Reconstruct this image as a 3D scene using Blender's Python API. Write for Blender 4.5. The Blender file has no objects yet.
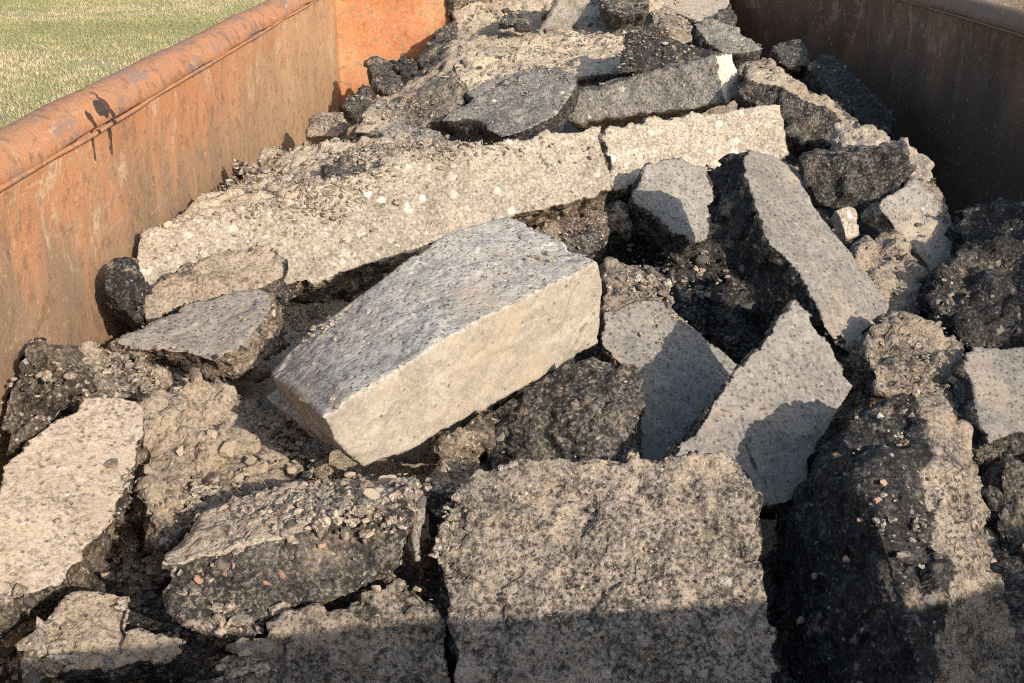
import bpy, bmesh, math, random
import numpy as np
from mathutils import Vector, Matrix
from mathutils.bvhtree import BVHTree
R = math.radians
random.seed(7); rng = np.random.default_rng(7)
SC = bpy.context.scene
COL = SC.collection

# ------------------------------------------------------------------ camera, light, exposure
FPX, PITCH, CAMZ = 1050.0, R(23.6), 1.62
cam_d = bpy.data.cameras.new('camera'); cam = bpy.data.objects.new('camera', cam_d); COL.objects.link(cam)
cam.location = (0, 0, CAMZ); cam.rotation_euler = (R(90) - PITCH, 0, 0)
cam_d.sensor_width = 36.0; cam_d.lens = FPX / 1024 * 36.0
cam_d.clip_start = 0.05; cam_d.clip_end = 2000
SC.camera = cam

SUN_EL, SUN_AZ = 25.0, 139.0        # azimuth the sun stands at, clockwise from +Y (ahead): behind and to the right
w = bpy.data.worlds.new("World"); SC.world = w; w.use_nodes = True
wn = w.node_tree.nodes; wl = w.node_tree.links
bg = wn['Background']; sky = wn.new('ShaderNodeTexSky'); sky.sky_type = 'NISHITA'; sky.sun_disc = False
sky.sun_elevation = R(SUN_EL); sky.sun_rotation = R(SUN_AZ); sky.altitude = 100; sky.air_density = 1.3; sky.dust_density = 2.0
wl.new(sky.outputs[0], bg.inputs[0]); bg.inputs[1].default_value = 0.15
sd = bpy.data.lights.new('sun', 'SUN'); sun = bpy.data.objects.new('sun', sd); COL.objects.link(sun)
sd.energy = 4.1; sd.angle = R(0.55); sd.color = (1.0, 0.875, 0.73)
sdir = Vector((math.sin(R(SUN_AZ)) * math.cos(R(SUN_EL)), math.cos(R(SUN_AZ)) * math.cos(R(SUN_EL)), math.sin(R(SUN_EL))))
sun.rotation_euler = sdir.to_track_quat('Z', 'Y').to_euler()
sun.location = (4, -5, 4)
vs = SC.view_settings
vs.view_transform = 'Standard'; vs.look = 'None'; vs.exposure = 0.50; vs.gamma = 1.0; vs.use_curve_mapping = False
SC.cycles.max_bounces = 6; SC.cycles.diffuse_bounces = 3; SC.cycles.use_denoising = False; SC.cycles.filter_width = 1.15; SC.cycles.sample_clamp_indirect = 4.0

# ------------------------------------------------------------------ where a sight line meets the place
FW = Vector((0, math.cos(PITCH), -math.sin(PITCH))); UP = Vector((0, math.sin(PITCH), math.cos(PITCH))); RT = Vector((1, 0, 0))
EYE = Vector((0, 0, CAMZ))
def ray(px, py): return (RT * ((px - 512) / FPX) + FW - UP * ((py - 341.5) / FPX)).normalized()
def at_z(px, py, z):
    d = ray(px, py); return EYE + d * ((z - CAMZ) / d.z)
def on_plane(px, py, p0, n):
    d = ray(px, py); den = d.dot(n)
    if abs(den) < 0.12: den = -0.12
    return EYE + d * ((p0 - EYE).dot(n) / den)
def nrm(az, t): return Vector((math.sin(R(az)) * math.sin(R(t)), math.cos(R(az)) * math.sin(R(t)), math.cos(R(t))))

XL, XR, YN, YB, ZC, ZF = -.78, 1.55, .30, 4.85, 1.20, .16     # the container: inner faces, crease under the rim, floor
NL, NR = .12, .40                                                # the near end, a little askew
KX, KY = 1.10, 5.70                                             # its far right corner, past a right-wall bend shaped so its face stays unlit
def yend(x): return np.minimum(YB + (KY - YB) * (x - XL) / (KX - XL), YB + (KY - YB) * (XR - x) / (XR - KX))
# ------------------------------------------------------------------ numpy noise
def _h(ix, iy, iz, s):
    n = (ix * 374761393 + iy * 668265263 + iz * 2147483647 + s * 974634777) & 0xffffffff
    n = ((n ^ (n >> 13)) * 1274126177) & 0xffffffff
    n = ((n ^ (n >> 16)) * 2246822519) & 0xffffffff
    return ((n ^ (n >> 15)) & 0xffffff) / float(0xffffff)
def vnoise(p, s):
    i = np.floor(p).astype(np.int64); f = p - i; u = f * f * f * (f * (f * 6 - 15) + 10); o = 0
    for a in (0, 1):
        for b in (0, 1):
            for c in (0, 1):
                wgt = np.abs(1 - a - u[:, 0]) * np.abs(1 - b - u[:, 1]) * np.abs(1 - c - u[:, 2])
                o = o + wgt * _h(i[:, 0] + a, i[:, 1] + b, i[:, 2] + c, s)
    return o * 2 - 1
def fbm(p, s, o=4, g=0.5):
    r = 0; a = 1.0; t = 0
    for k in range(o):
        r = r + a * vnoise(p * (2.03 ** k) + 17.3 * k, s + k * 13); t += a; a *= g
    return r / t
def worley(p, s):
    i = np.floor(p).astype(np.int64); d1 = np.full(len(p), 9.0); d2 = d1.copy(); v = np.zeros(len(p))
    for a in (-1, 0, 1):
        for b in (-1, 0, 1):
            for c in (-1, 0, 1):
                x, y, z = i[:, 0] + a, i[:, 1] + b, i[:, 2] + c
                q = np.stack([x + _h(x, y, z, s), y + _h(x, y, z, s + 1), z + _h(x, y, z, s + 2)], 1)
                d = np.sqrt(((q - p) ** 2).sum(1)); cv = _h(x, y, z, s + 3)
                m = d < d1
                d2 = np.where(m, d1, np.minimum(d2, d)); v = np.where(m, cv, v); d1 = np.where(m, d, d1)
    return d1, d2, v
def facets(p, s):
    """every cell a flat broken facet with its own height and tilt"""
    i = np.floor(p).astype(np.int64); d1 = np.full(len(p), 9.0); v = np.zeros(len(p))
    for a in (-1, 0, 1):
        for b in (-1, 0, 1):
            for c in (-1, 0, 1):
                x, y, z = i[:, 0] + a, i[:, 1] + b, i[:, 2] + c
                q = p - np.stack([x + _h(x, y, z, s), y + _h(x, y, z, s + 1), z + _h(x, y, z, s + 2)], 1)
                d = (q ** 2).sum(1); t = np.stack([_h(x, y, z, s + 4), _h(x, y, z, s + 5), _h(x, y, z, s + 6)], 1) - .5
                m = d < d1; v = np.where(m, _h(x, y, z, s + 3) - .5 + 1.5 * (q * t).sum(1), v); d1 = np.where(m, d, d1)
    return v
def sstep(a, b, x):
    t = np.clip((x - a) / (b - a), 0, 1); return t * t * (3 - 2 * t)

# ------------------------------------------------------------------ materials
def N(nt, typ, ins=None, **kw):
    n = nt.nodes.new(typ)
    for k, v in kw.items(): setattr(n, k, v)
    for k, v in (ins or {}).items():
        if hasattr(v, 'is_linked') or isinstance(v, bpy.types.NodeSocket): nt.links.new(v, n.inputs[k])
        else: n.inputs[k].default_value = v
    return n
def mth(nt, op, a, b=0.0, clamp=False):
    return N(nt, 'ShaderNodeMath', {0: a, 1: b}, operation=op, use_clamp=clamp).outputs[0]
def mixc(nt, f, a, b, bt='MIX'):
    n = N(nt, 'ShaderNodeMix', data_type='RGBA', blend_type=bt, clamp_factor=True)
    for k, v in ((0, f), (6, a), (7, b)):
        if isinstance(v, bpy.types.NodeSocket): nt.links.new(v, n.inputs[k])
        else: n.inputs[k].default_value = (*v, 1) if isinstance(v, tuple) and len(v) == 3 else v
    return n.outputs[2]
def mixf(nt, f, a, b):
    n = N(nt, 'ShaderNodeMix', {0: f, 2: a, 3: b}, data_type='FLOAT'); return n.outputs[0]
def rng_(nt, x, a, b, c=0.0, d=1.0):
    return N(nt, 'ShaderNodeMapRange', {0: x, 1: a, 2: b, 3: c, 4: d}, interpolation_type='SMOOTHSTEP').outputs[0]
def ramp(nt, f, cols):
    n = nt.nodes.new('ShaderNodeValToRGB'); cr = n.color_ramp; cr.interpolation = 'LINEAR'
    while len(cr.elements) < len(cols): cr.elements.new(0.5)
    for k, c in enumerate(cols):
        cr.elements[k].position = k / max(1, len(cols) - 1); cr.elements[k].color = (*c, 1)
    nt.links.new(f, n.inputs[0]); return n.outputs[0]
def noise(nt, v, scale, detail=4, rough=0.55, dist=0.0):
    return N(nt, 'ShaderNodeTexNoise', {'Vector': v, 'Scale': scale, 'Detail': detail, 'Roughness': rough, 'Distortion': dist}).outputs[0]
def fade(nt, x, lo, hi): return rng_(nt, x, lo, hi)

GREYS = [(.05, .05, .053), (.12, .115, .11), (.22, .20, .18), (.15, .145, .145), (.30, .26, .21), (.42, .38, .33)]
TANS = [(.34, .29, .22), (.50, .44, .35), (.40, .37, .33), (.60, .55, .47), (.44, .36, .27), (.68, .64, .58)]
LAY = {
 # base tones, coarse stones (size m, share), fine grains (size m, share), palettes, stone relief in m, roughness relief in m, speckle (dark, light)
 'asphalt':  dict(b=[(.030, .028, .027), (.095, .085, .075)], big=(.022, .18), fin=(.0080, .30), pal=GREYS, rel=(.0040, .0020), n=.0036, pits=.3, spk=(.65, .50), hi=(.34, .295, .235)),
 'tar':      dict(b=[(.016, .0155, .0155), (.046, .042, .039)], big=(.024, .12), fin=(.009, .20), pal=GREYS, rel=(.0045, .0020), n=.0040, pits=.3, spk=(.5, .32), hi=(.25, .22, .19)),
 'brown':    dict(b=[(.048, .038, .030), (.13, .103, .077)], big=(.024, .18), fin=(.009, .28), pal=TANS[:5], rel=(.0040, .0020), n=.0036, pits=.3, spk=(.65, .45), hi=(.38, .31, .225)),
 'greyish':  dict(b=[(.14, .133, .123), (.27, .252, .225)], big=(.026, .20), fin=(.008, .30), pal=[(.14, .135, .13), (.34, .31, .27), (.20, .19, .18), (.48, .43, .36), (.62, .58, .52)], rel=(.0030, .0018), n=.0030, pits=.3, spk=(.65, .45), hi=(.44, .39, .32)),
 'dusty':    dict(b=[(.14, .120, .097), (.305, .258, .203)], big=(.020, .14), fin=(.0075, .28), pal=[(.09, .085, .08), (.32, .27, .21), (.15, .135, .12), (.42, .35, .27), (.26, .22, .18), (.50, .44, .36)], rel=(.0034, .0018), n=.0032, pits=.4, spk=(.88, .50), hi=(.48, .40, .30)),
 'grey':     dict(b=[(.32, .298, .262), (.47, .435, .38)], big=(.014, .14), fin=(.0082, .60), pal=[(.15, .15, .155), (.42, .40, .37), (.26, .255, .25), (.50, .42, .32), (.35, .34, .33), (.56, .53, .48)], rel=(.0006, .0005), n=.0006, pits=.8, spk=(.52, .70), hi=(.54, .49, .41), lo=.34),
 'worn':     dict(b=[(.205, .190, .168), (.315, .288, .250)], big=(.010, .10), fin=(.0065, .30), pal=[(.18, .17, .16), (.40, .38, .35), (.28, .26, .235), (.46, .43, .39)], rel=(.0010, .0011), n=.0013, pits=.9, spk=(.36, .26), hi=(.40, .365, .315)),
 'concrete': dict(b=[(.33, .278, .212), (.455, .39, .305)], big=(.032, .42), fin=(.010, .28), pal=[(.42, .36, .28), (.58, .52, .43), (.50, .46, .41), (.70, .66, .59), (.46, .40, .32), (.76, .73, .68)], rel=(.0018, .0012), n=.0022, pits=.35, spk=(.45, .40), hi=(.62, .56, .47)),
 'smooth':   dict(b=[(.315, .277, .228), (.415, .366, .303)], big=(.030, .0), fin=(.006, .05), pal=TANS, rel=(.0, .0006), n=.0010, pits=.12, spk=(.22, .16), hi=(.55, .49, .41)),
 'sand':     dict(b=[(.40, .325, .235), (.54, .455, .345)], big=(.022, .14), fin=(.010, .26), pal=[(.10, .095, .09), (.46, .38, .28), (.38, .31, .23), (.30, .26, .21), (.58, .50, .40)], rel=(.0045, .0022), n=.0045, pits=.2, spk=(.40, .40), hi=(.58, .50, .39)),
 'pinkish':  dict(b=[(.37, .30, .23), (.48, .40, .31)], big=(.020, .06), fin=(.006, .25), pal=TANS, rel=(.0010, .0008), n=.0016, pits=.7, spk=(.50, .40), hi=(.56, .48, .39)),
 'paint':    dict(b=[(.56, .51, .43), (.68, .62, .53)], big=(.020, .0), fin=(.006, .0), pal=TANS, rel=(.0, .0), n=.0008, pits=.10, spk=(.25, .1), hi=(.7, .66, .58)),
}
_groups = {}
def layer_group(key):
    if key in _groups: return _groups[key]
    L = LAY[key]
    g = bpy.data.node_groups.new('layer_' + key, 'ShaderNodeTree'); _groups[key] = g
    g.interface.new_socket('Vector', in_out='INPUT', socket_type='NodeSocketVector')
    g.interface.new_socket('Color', in_out='OUTPUT', socket_type='NodeSocketColor')
    g.interface.new_socket('Height', in_out='OUTPUT', socket_type='NodeSocketFloat')
    gi = g.nodes.new('NodeGroupInput'); go = g.nodes.new('NodeGroupOutput'); v = gi.outputs[0]
    wob = N(g, 'ShaderNodeTexNoise', {'Vector': v, 'Scale': 70.0, 'Detail': 2.0})
    off = N(g, 'ShaderNodeVectorMath', {0: wob.outputs[1], 1: (.5, .5, .5)}, operation='SUBTRACT').outputs[0]
    v2 = N(g, 'ShaderNodeVectorMath', {0: off, 1: (.012, .012, .012), 2: v}, operation='MULTIPLY_ADD').outputs[0]
    n1 = noise(g, v, 9.0, 5, .6); n2 = noise(g, v, 55.0, 6, .65)
    col = ramp(g, mth(g, 'ADD', mth(g, 'MULTIPLY', n1, .9), mth(g, 'MULTIPLY', mth(g, 'SUBTRACT', n2, .5), 1.1)), [L['b'][0]] * 1 + [L['b'][0], L['b'][1], L['b'][1]])
    spk = noise(g, v, 150.0, 4, .72); sp2 = noise(g, v, 24.0, 4, .6)
    thr = mth(g, 'MULTIPLY', mth(g, 'SUBTRACT', sp2, .5), .32)
    sk = mth(g, 'ADD', spk, thr)
    col = mixc(g, mth(g, 'MULTIPLY', rng_(g, sk, .475, .415), L['spk'][0]), col, tuple(x * .22 for x in L['b'][0]))
    col = mixc(g, mth(g, 'MULTIPLY', rng_(g, sk, .53, .60), L['spk'][1]), col, L['hi'])
    hgt = mth(g, 'ADD', mth(g, 'MULTIPLY', mth(g, 'SUBTRACT', n2, .5), L['n'] * 2), mth(g, 'MULTIPLY', mth(g, 'SUBTRACT', spk, .5), L['n'] * 1.1))
    for (sz, den), rel, lo, hi in ((L['fin'], L['rel'][1], L.get('lo', .24), .56), (L['big'], L['rel'][0], .20, .46)):
        if den <= 0: continue
        vo = N(g, 'ShaderNodeTexVoronoi', {'Vector': v2, 'Scale': 1.0 / sz, 'Randomness': .95}, feature='F1')
        sp = N(g, 'ShaderNodeSeparateColor', {0: vo.outputs['Color']})
        keep = mth(g, 'LESS_THAN', sp.outputs[0], den)
        # stone outline: each stone its own size
        lim = mth(g, 'MULTIPLY', sp.outputs[2], .26)
        lim = mth(g, 'ADD', lim, lo)
        shp = mth(g, 'MULTIPLY', mth(g, 'SUBTRACT', lim, vo.outputs['Distance']), 9.0, clamp=True)
        m = mth(g, 'MULTIPLY', shp, keep)
        pc = ramp(g, sp.outputs[1], L['pal'])
        pc = mixc(g, .45, pc, mixc(g, 1.0, pc, N(g, 'ShaderNodeCombineColor', {0: n2, 1: n2, 2: n2}).outputs[0], 'OVERLAY'))
        col = mixc(g, mth(g, 'MULTIPLY', m, .80), col, pc)
        dome = mth(g, 'MULTIPLY', mth(g, 'SUBTRACT', .62, vo.outputs['Distance']), rel * 1.7)
        hgt = mth(g, 'ADD', hgt, mth(g, 'MULTIPLY', m, dome))
    # open pores and knocked-out grains
    pv = N(g, 'ShaderNodeTexVoronoi', {'Vector': v2, 'Scale': 95.0}, feature='F1')
    ps = N(g, 'ShaderNodeSeparateColor', {0: pv.outputs['Color']})
    pit = mth(g, 'MULTIPLY', mth(g, 'LESS_THAN', ps.outputs[0], L['pits'] * .6), rng_(g, pv.outputs['Distance'], .42, .12))
    col = mixc(g, mth(g, 'MULTIPLY', pit, .62), col, tuple(x * .30 for x in L['b'][0]))
    hgt = mth(g, 'SUBTRACT', hgt, mth(g, 'MULTIPLY', pit, .0016))
    g.links.new(col, go.inputs[0]); g.links.new(hgt, go.inputs[1])
    return g
DUST = (.445, .352, .252)
_mats = {}
def rubble_mat(body, top=None, side=None, dust=.3, bodydust=.15):
    key = (body, top, side, dust, bodydust)
    if key in _mats: return _mats[key]
    m = bpy.data.materials.new('rubble_' + '_'.join(str(k) for k in key[:3] if k)); _mats[key] = m
    m.use_nodes = True; nt = m.node_tree; bs = nt.nodes['Principled BSDF']; out = nt.nodes['Material Output']
    tc = N(nt, 'ShaderNodeTexCoord'); oi = N(nt, 'ShaderNodeObjectInfo')
    sh = N(nt, 'ShaderNodeVectorMath', {0: oi.outputs['Random'], 1: (37.0, 53.0, 71.0)}, operation='MULTIPLY').outputs[0]
    v = N(nt, 'ShaderNodeVectorMath', {0: tc.outputs['Object'], 1: sh}, operation='ADD').outputs[0]
    def lay(k):
        n = nt.nodes.new('ShaderNodeGroup'); n.node_tree = layer_group(k); nt.links.new(v, n.inputs[0]); return n.outputs[0], n.outputs[1]
    col, hgt = lay(body)
    za = N(nt, 'ShaderNodeAttribute', attribute_name='zones'); zs = N(nt, 'ShaderNodeSeparateColor', {0: za.outputs['Color']})
    na = noise(nt, v, 14.0, 5, .65); nb = noise(nt, v, 40.0, 4, .6)
    geo = N(nt, 'ShaderNodeNewGeometry'); upz = N(nt, 'ShaderNodeSeparateXYZ', {0: geo.outputs['Normal']}).outputs[2]
    # dust caught on what faces up and in rough hollows of the broken faces
    dm = mth(nt, 'MULTIPLY', rng_(nt, mth(nt, 'ADD', na, mth(nt, 'MULTIPLY', mth(nt, 'SUBTRACT', nb, .5), .7)), .62 - bodydust * .42, .78 - bodydust * .42), mth(nt, 'ADD', mth(nt, 'MULTIPLY', upz, .35), .60, ), clamp=True)
    thin = mth(nt, 'MULTIPLY_ADD', rng_(nt, noise(nt, v, 130.0, 4, .72), .42, .56), .75); nt.nodes[-1].inputs[2].default_value = .25
    dcol = mixc(nt, nb, (DUST[0] * .72, DUST[1] * .70, DUST[2] * .68), DUST)
    col = mixc(nt, mth(nt, 'MULTIPLY', mth(nt, 'MULTIPLY', dm, thin), .9 if bodydust > 0 else 0.0), col, dcol)
    jit = mth(nt, 'MULTIPLY', mth(nt, 'SUBTRACT', nb, .5), 1.1)
    for ch, k in ((0, top), (1, side)):
        if not k: continue
        c2, h2 = lay(k)
        f = rng_(nt, mth(nt, 'ADD', zs.outputs[ch], jit), .40, .62)
        nd = noise(nt, v, 6.0 + ch, 5, .62)
        d2 = rng_(nt, nd, .66 - dust * .40, .80 - dust * .36)
        c2 = mixc(nt, mth(nt, 'MULTIPLY', mth(nt, 'MULTIPLY', d2, thin), .75), c2, mixc(nt, nb, (DUST[0] * .8, DUST[1] * .78, DUST[2] * .76), DUST))
        col = mixc(nt, f, col, c2); hgt = mixf(nt, f, hgt, h2)
    stn = noise(nt, v, 3.6, 5, .62, .4)
    col = mixc(nt, mth(nt, 'MULTIPLY', rng_(nt, stn, .50, .66), .34), col, mixc(nt, 1.0, col, (.62, .58, .54), 'MULTIPLY'))
    col = mixc(nt, mth(nt, 'MULTIPLY', zs.outputs[2], .85), col, (.03, .026, .022))
    tone = mth(nt, 'MULTIPLY_ADD', oi.outputs['Random'], .24); nt.nodes[-1].inputs[2].default_value = .88
    hs = N(nt, 'ShaderNodeHueSaturation', {'Color': col, 'Value': tone, 'Saturation': .95}).outputs[0]
    nt.links.new(hs, bs.inputs['Base Color']); bs.inputs['Roughness'].default_value = .82
    bs.inputs['Specular IOR Level'].default_value = .32
    dp = N(nt, 'ShaderNodeDisplacement', {'Height': hgt, 'Midlevel': 0.0, 'Scale': 1.0}).outputs[0]
    nt.links.new(dp, out.inputs['Displacement']); m.displacement_method = 'BUMP'
    return m

# ------------------------------------------------------------------ rubble builders
def tag(o, label=None, cat=None, group=None, kind=None):
    for k, v in (('label', label), ('category', cat), ('group', group), ('kind', kind)):
        if v: o[k] = v
    return o
def subdiv_loop(pts, seg, amp, n, seed):
    """ragged outline: split the edges and nudge the new points within the plane"""
    r = random.Random(seed); outp = []; idx = []
    u = n.orthogonal().normalized(); v2 = n.cross(u)
    for i, a in enumerate(pts):
        b = pts[(i + 1) % len(pts)]; k = max(1, int((b - a).length / seg)); d = (b - a)
        for j in range(k):
            p = a + d * (j / k)
            if j: p = p + u * r.gauss(0, amp) + v2 * r.gauss(0, amp)
            outp.append(p); idx.append(i)
    return outp, idx
HULLS = []                  # plain shapes kept for finding where loose stones can lie
def finish(name, bm, center, vox, seed, planes, mat, low, blk, mid, soft, facek, ztol=.010, cracks=(), half=None):
    bm.normal_update()
    for f in list(bm.faces):
        if len(f.verts) > 4: bmesh.ops.triangulate(bm, faces=[f])
    bmesh.ops.recalc_face_normals(bm, faces=bm.faces[:])
    HULLS.append(([tuple(v.co) for v in bm.verts], [[v.index for v in f.verts] for f in bm.faces] if not bm.verts.index_update() else None))
    for v in bm.verts: v.co -= center
    me0 = bpy.data.meshes.new('tmp'); bm.to_mesh(me0); bm.free()
    t = bpy.data.objects.new('tmp', me0); COL.objects.link(t)
    md = t.modifiers.new('r', 'REMESH'); md.mode = 'VOXEL'; md.voxel_size = vox; md.adaptivity = 0
    s = t.modifiers.new('s', 'SMOOTH'); s.iterations = soft; s.factor = .5
    dg = bpy.context.evaluated_depsgraph_get()
    me = bpy.data.meshes.new_from_object(t.evaluated_get(dg))
    bpy.data.objects.remove(t); bpy.data.meshes.remove(me0)
    nv = len(me.vertices); co = np.empty(nv * 3, np.float32); me.vertices.foreach_get('co', co); co = co.reshape(-1, 3).astype(float)
    no = np.empty(nv * 3, np.float32); me.vertex_normals.foreach_get('vector', no); no = no.reshape(-1, 3).astype(float)
    z = np.zeros((nv, 4), np.float32); z[:, 3] = 1
    wc = co + np.array(center)
    for ch, p0, n in planes:
        d = np.abs((wc - np.array(p0)) @ np.array(n)); al = no @ np.array(n)
        z[:, ch] = np.maximum(z[:, ch], (1 - sstep(ztol, ztol * 2, d)) * sstep(.45, .8, al))
    if half:
        (a, b) = half; t2 = np.array([b.x - a.x, b.y - a.y]); t2 /= np.linalg.norm(t2); sd2 = (wc[:, 0] - a.x) * t2[1] - (wc[:, 1] - a.y) * t2[0]
        z[:, 0] *= sstep(-.02, .02, sd2 + .03 * fbm(wc / .07, seed + 3, 3))
    flat = np.clip(z[:, 0] + z[:, 1], 0, 1)
    q = co + seed * 3.17
    disp = low * fbm(q / .16, seed, 3) * (1 - .55 * flat)
    if blk:
        wq = q + .005 * np.stack([vnoise(q / .02, seed + 5), vnoise(q / .03, seed + 6), vnoise(q / .03, seed + 7)], 1)
        disp = disp + (1 - flat * (1 - facek)) * blk * (1.5 * facets(wq / np.array([.075, .075, .055]), seed + 9) + .75 * facets(wq / .03, seed + 19) - .25)
    disp = disp + mid * fbm(q / .035, seed + 31, 4, .6) * (1 - flat * (1 - facek))
    for line, cw, cd in cracks:
        L = [np.array(x) for x in line]; best = np.full(nv, 9.0)
        wj = wc + .006 * np.stack([vnoise(wc / .02, seed + k) for k in (41, 42, 43)], 1)
        for a, b in zip(L[:-1], L[1:]):
            t = np.clip(((wj - a) @ (b - a)) / max(1e-9, (b - a) @ (b - a)), 0, 1); best = np.minimum(best, np.linalg.norm(wj - (a + t[:, None] * (b - a)), axis=1))
        k = 1 - sstep(cw * .4, cw, best); z[:, 2] = np.maximum(z[:, 2], k); disp = disp - cd * k
    co = co + no * disp[:, None]
    wx = co + np.array(center); wx[:, 0] = np.clip(wx[:, 0], XL + .016, XR - .016); wx[:, 1] = np.minimum(wx[:, 1], yend(wx[:, 0]) - .016); co = wx - np.array(center)
    me.vertices.foreach_set('co', co.astype(np.float32).ravel())
    at = me.color_attributes.new('zones', 'FLOAT_COLOR', 'POINT'); at.data.foreach_set('color', z.ravel())
    me.polygons.foreach_set('use_smooth', np.ones(len(me.polygons), bool)); me.update()
    me.materials.append(mat); me.name = name
    o = bpy.data.objects.new(name, me); o.location = center; COL.objects.link(o)
    return o
_seed = [11]
def voxfor(dist, fine=1.0): return max(.0036, min(.0095, dist * .0027)) * fine
def slab(name, label, face, anchor, az, t, thick, mats, back={}, sides=(), cat='slab', low=.010, blk=.008, mid=.006, soft=2, facek=.25, taper=.0, ragged=.004, lean=None, group=None, dust=.3, bodydust=.15, fine=1.0, cracks=()):
    """a broken plate: the outline of its main face, its tilt and its thickness"""
    _seed[0] += 1; sd_ = _seed[0]
    n = nrm(az, t); p0 = at_z(*anchor)
    front = [on_plane(x, y, p0, n) for x, y in face]
    c = sum(front, Vector()) / len(front)
    ext = -n * thick + (Vector(lean) if lean else Vector())
    bk = []
    for i, p in enumerate(front):
        if i in back: bk.append(on_plane(*back[i], p0 - n * thick, n))
        else: bk.append(p + ext + (c - p) * taper)
    fr, idx = subdiv_loop(front, .022, ragged, n, sd_)
    bb = []
    for p, i in zip(fr, idx):
        a, b = front[i], front[(i + 1) % len(front)]; l = (b - a); s = min(1, max(0, (p - a).dot(l) / max(1e-9, l.length_squared)))
        q = bk[i].lerp(bk[(i + 1) % len(bk)], s); bb.append(q + (p - a.lerp(b, s)) * .3)
    bm = bmesh.new(); V1 = [bm.verts.new(p) for p in fr]; V2 = [bm.verts.new(p) for p in bb]; k = len(fr)
    bm.faces.new(V1); bm.faces.new(V2[::-1])
    for i in range(k):
        bm.faces.new((V1[i], V2[i], V2[(i + 1) % k], V1[(i + 1) % k]))
    planes = [(0, p0, n)]
    for i in sides:
        a, b = front[i], front[(i + 1) % len(front)]; sn = (b - a).cross(bk[i] - a).normalized()
        if sn.dot((a + b) / 2 - c) < 0: sn = -sn
        planes.append((1, a, sn))
    cen = c + ext * .5
    body, top, side = mats
    o = finish(name, bm, cen, voxfor((cen - EYE).length, fine), sd_, planes, rubble_mat(body, top, side, dust, bodydust), low, blk, mid, soft, facek, cracks=[([on_plane(x, y, p0, n) for x, y in l], cw, cd) for l, cw, cd in cracks])
    return tag(o, label, cat, group)
def chunk(name, label, pts, depth, mats, cat='chunk', low=.012, blk=.009, mid=.006, soft=2, group=None, bodydust=.2, fine=1.0, back=None, facets=(), top=None, dust=.4, half=None):
    """a lump: the corners that can be seen, closed behind and below"""
    _seed[0] += 1; sd_ = _seed[0]
    P = [at_z(*p) for p in pts]; c0 = sum(P, Vector()) / len(P)
    bdir = Vector(back) if back else (Vector((ray(pts[0][0], 341).x * .4, .75, -.65)).normalized())
    Q = [c0.lerp(p, .88) + bdir * depth for p in P]
    bm = bmesh.new()
    for p in P + Q: bm.verts.new(p)
    res = bmesh.ops.convex_hull(bm, input=bm.verts[:])
    junk = [g for g in res['geom_interior'] + res['geom_unused'] if isinstance(g, bmesh.types.BMVert)]
    bmesh.ops.delete(bm, geom=list(set(junk)), context='VERTS')
    cen = c0 + bdir * depth * .4
    body = mats[0]
    planes = []
    for i, j, k in facets:
        fn = (P[j] - P[i]).cross(P[k] - P[i]).normalized(); fn = fn if fn.dot(EYE - P[i]) > 0 else -fn; planes.append((0, P[i], fn))
    o = finish(name, bm, cen, voxfor((cen - EYE).length, fine), sd_, planes, rubble_mat(body, top, None, dust, bodydust), low, blk, mid, soft, 1, .03, half=[at_z(*q) for q in half] if half else None)
    return tag(o, label, cat, group)

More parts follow.
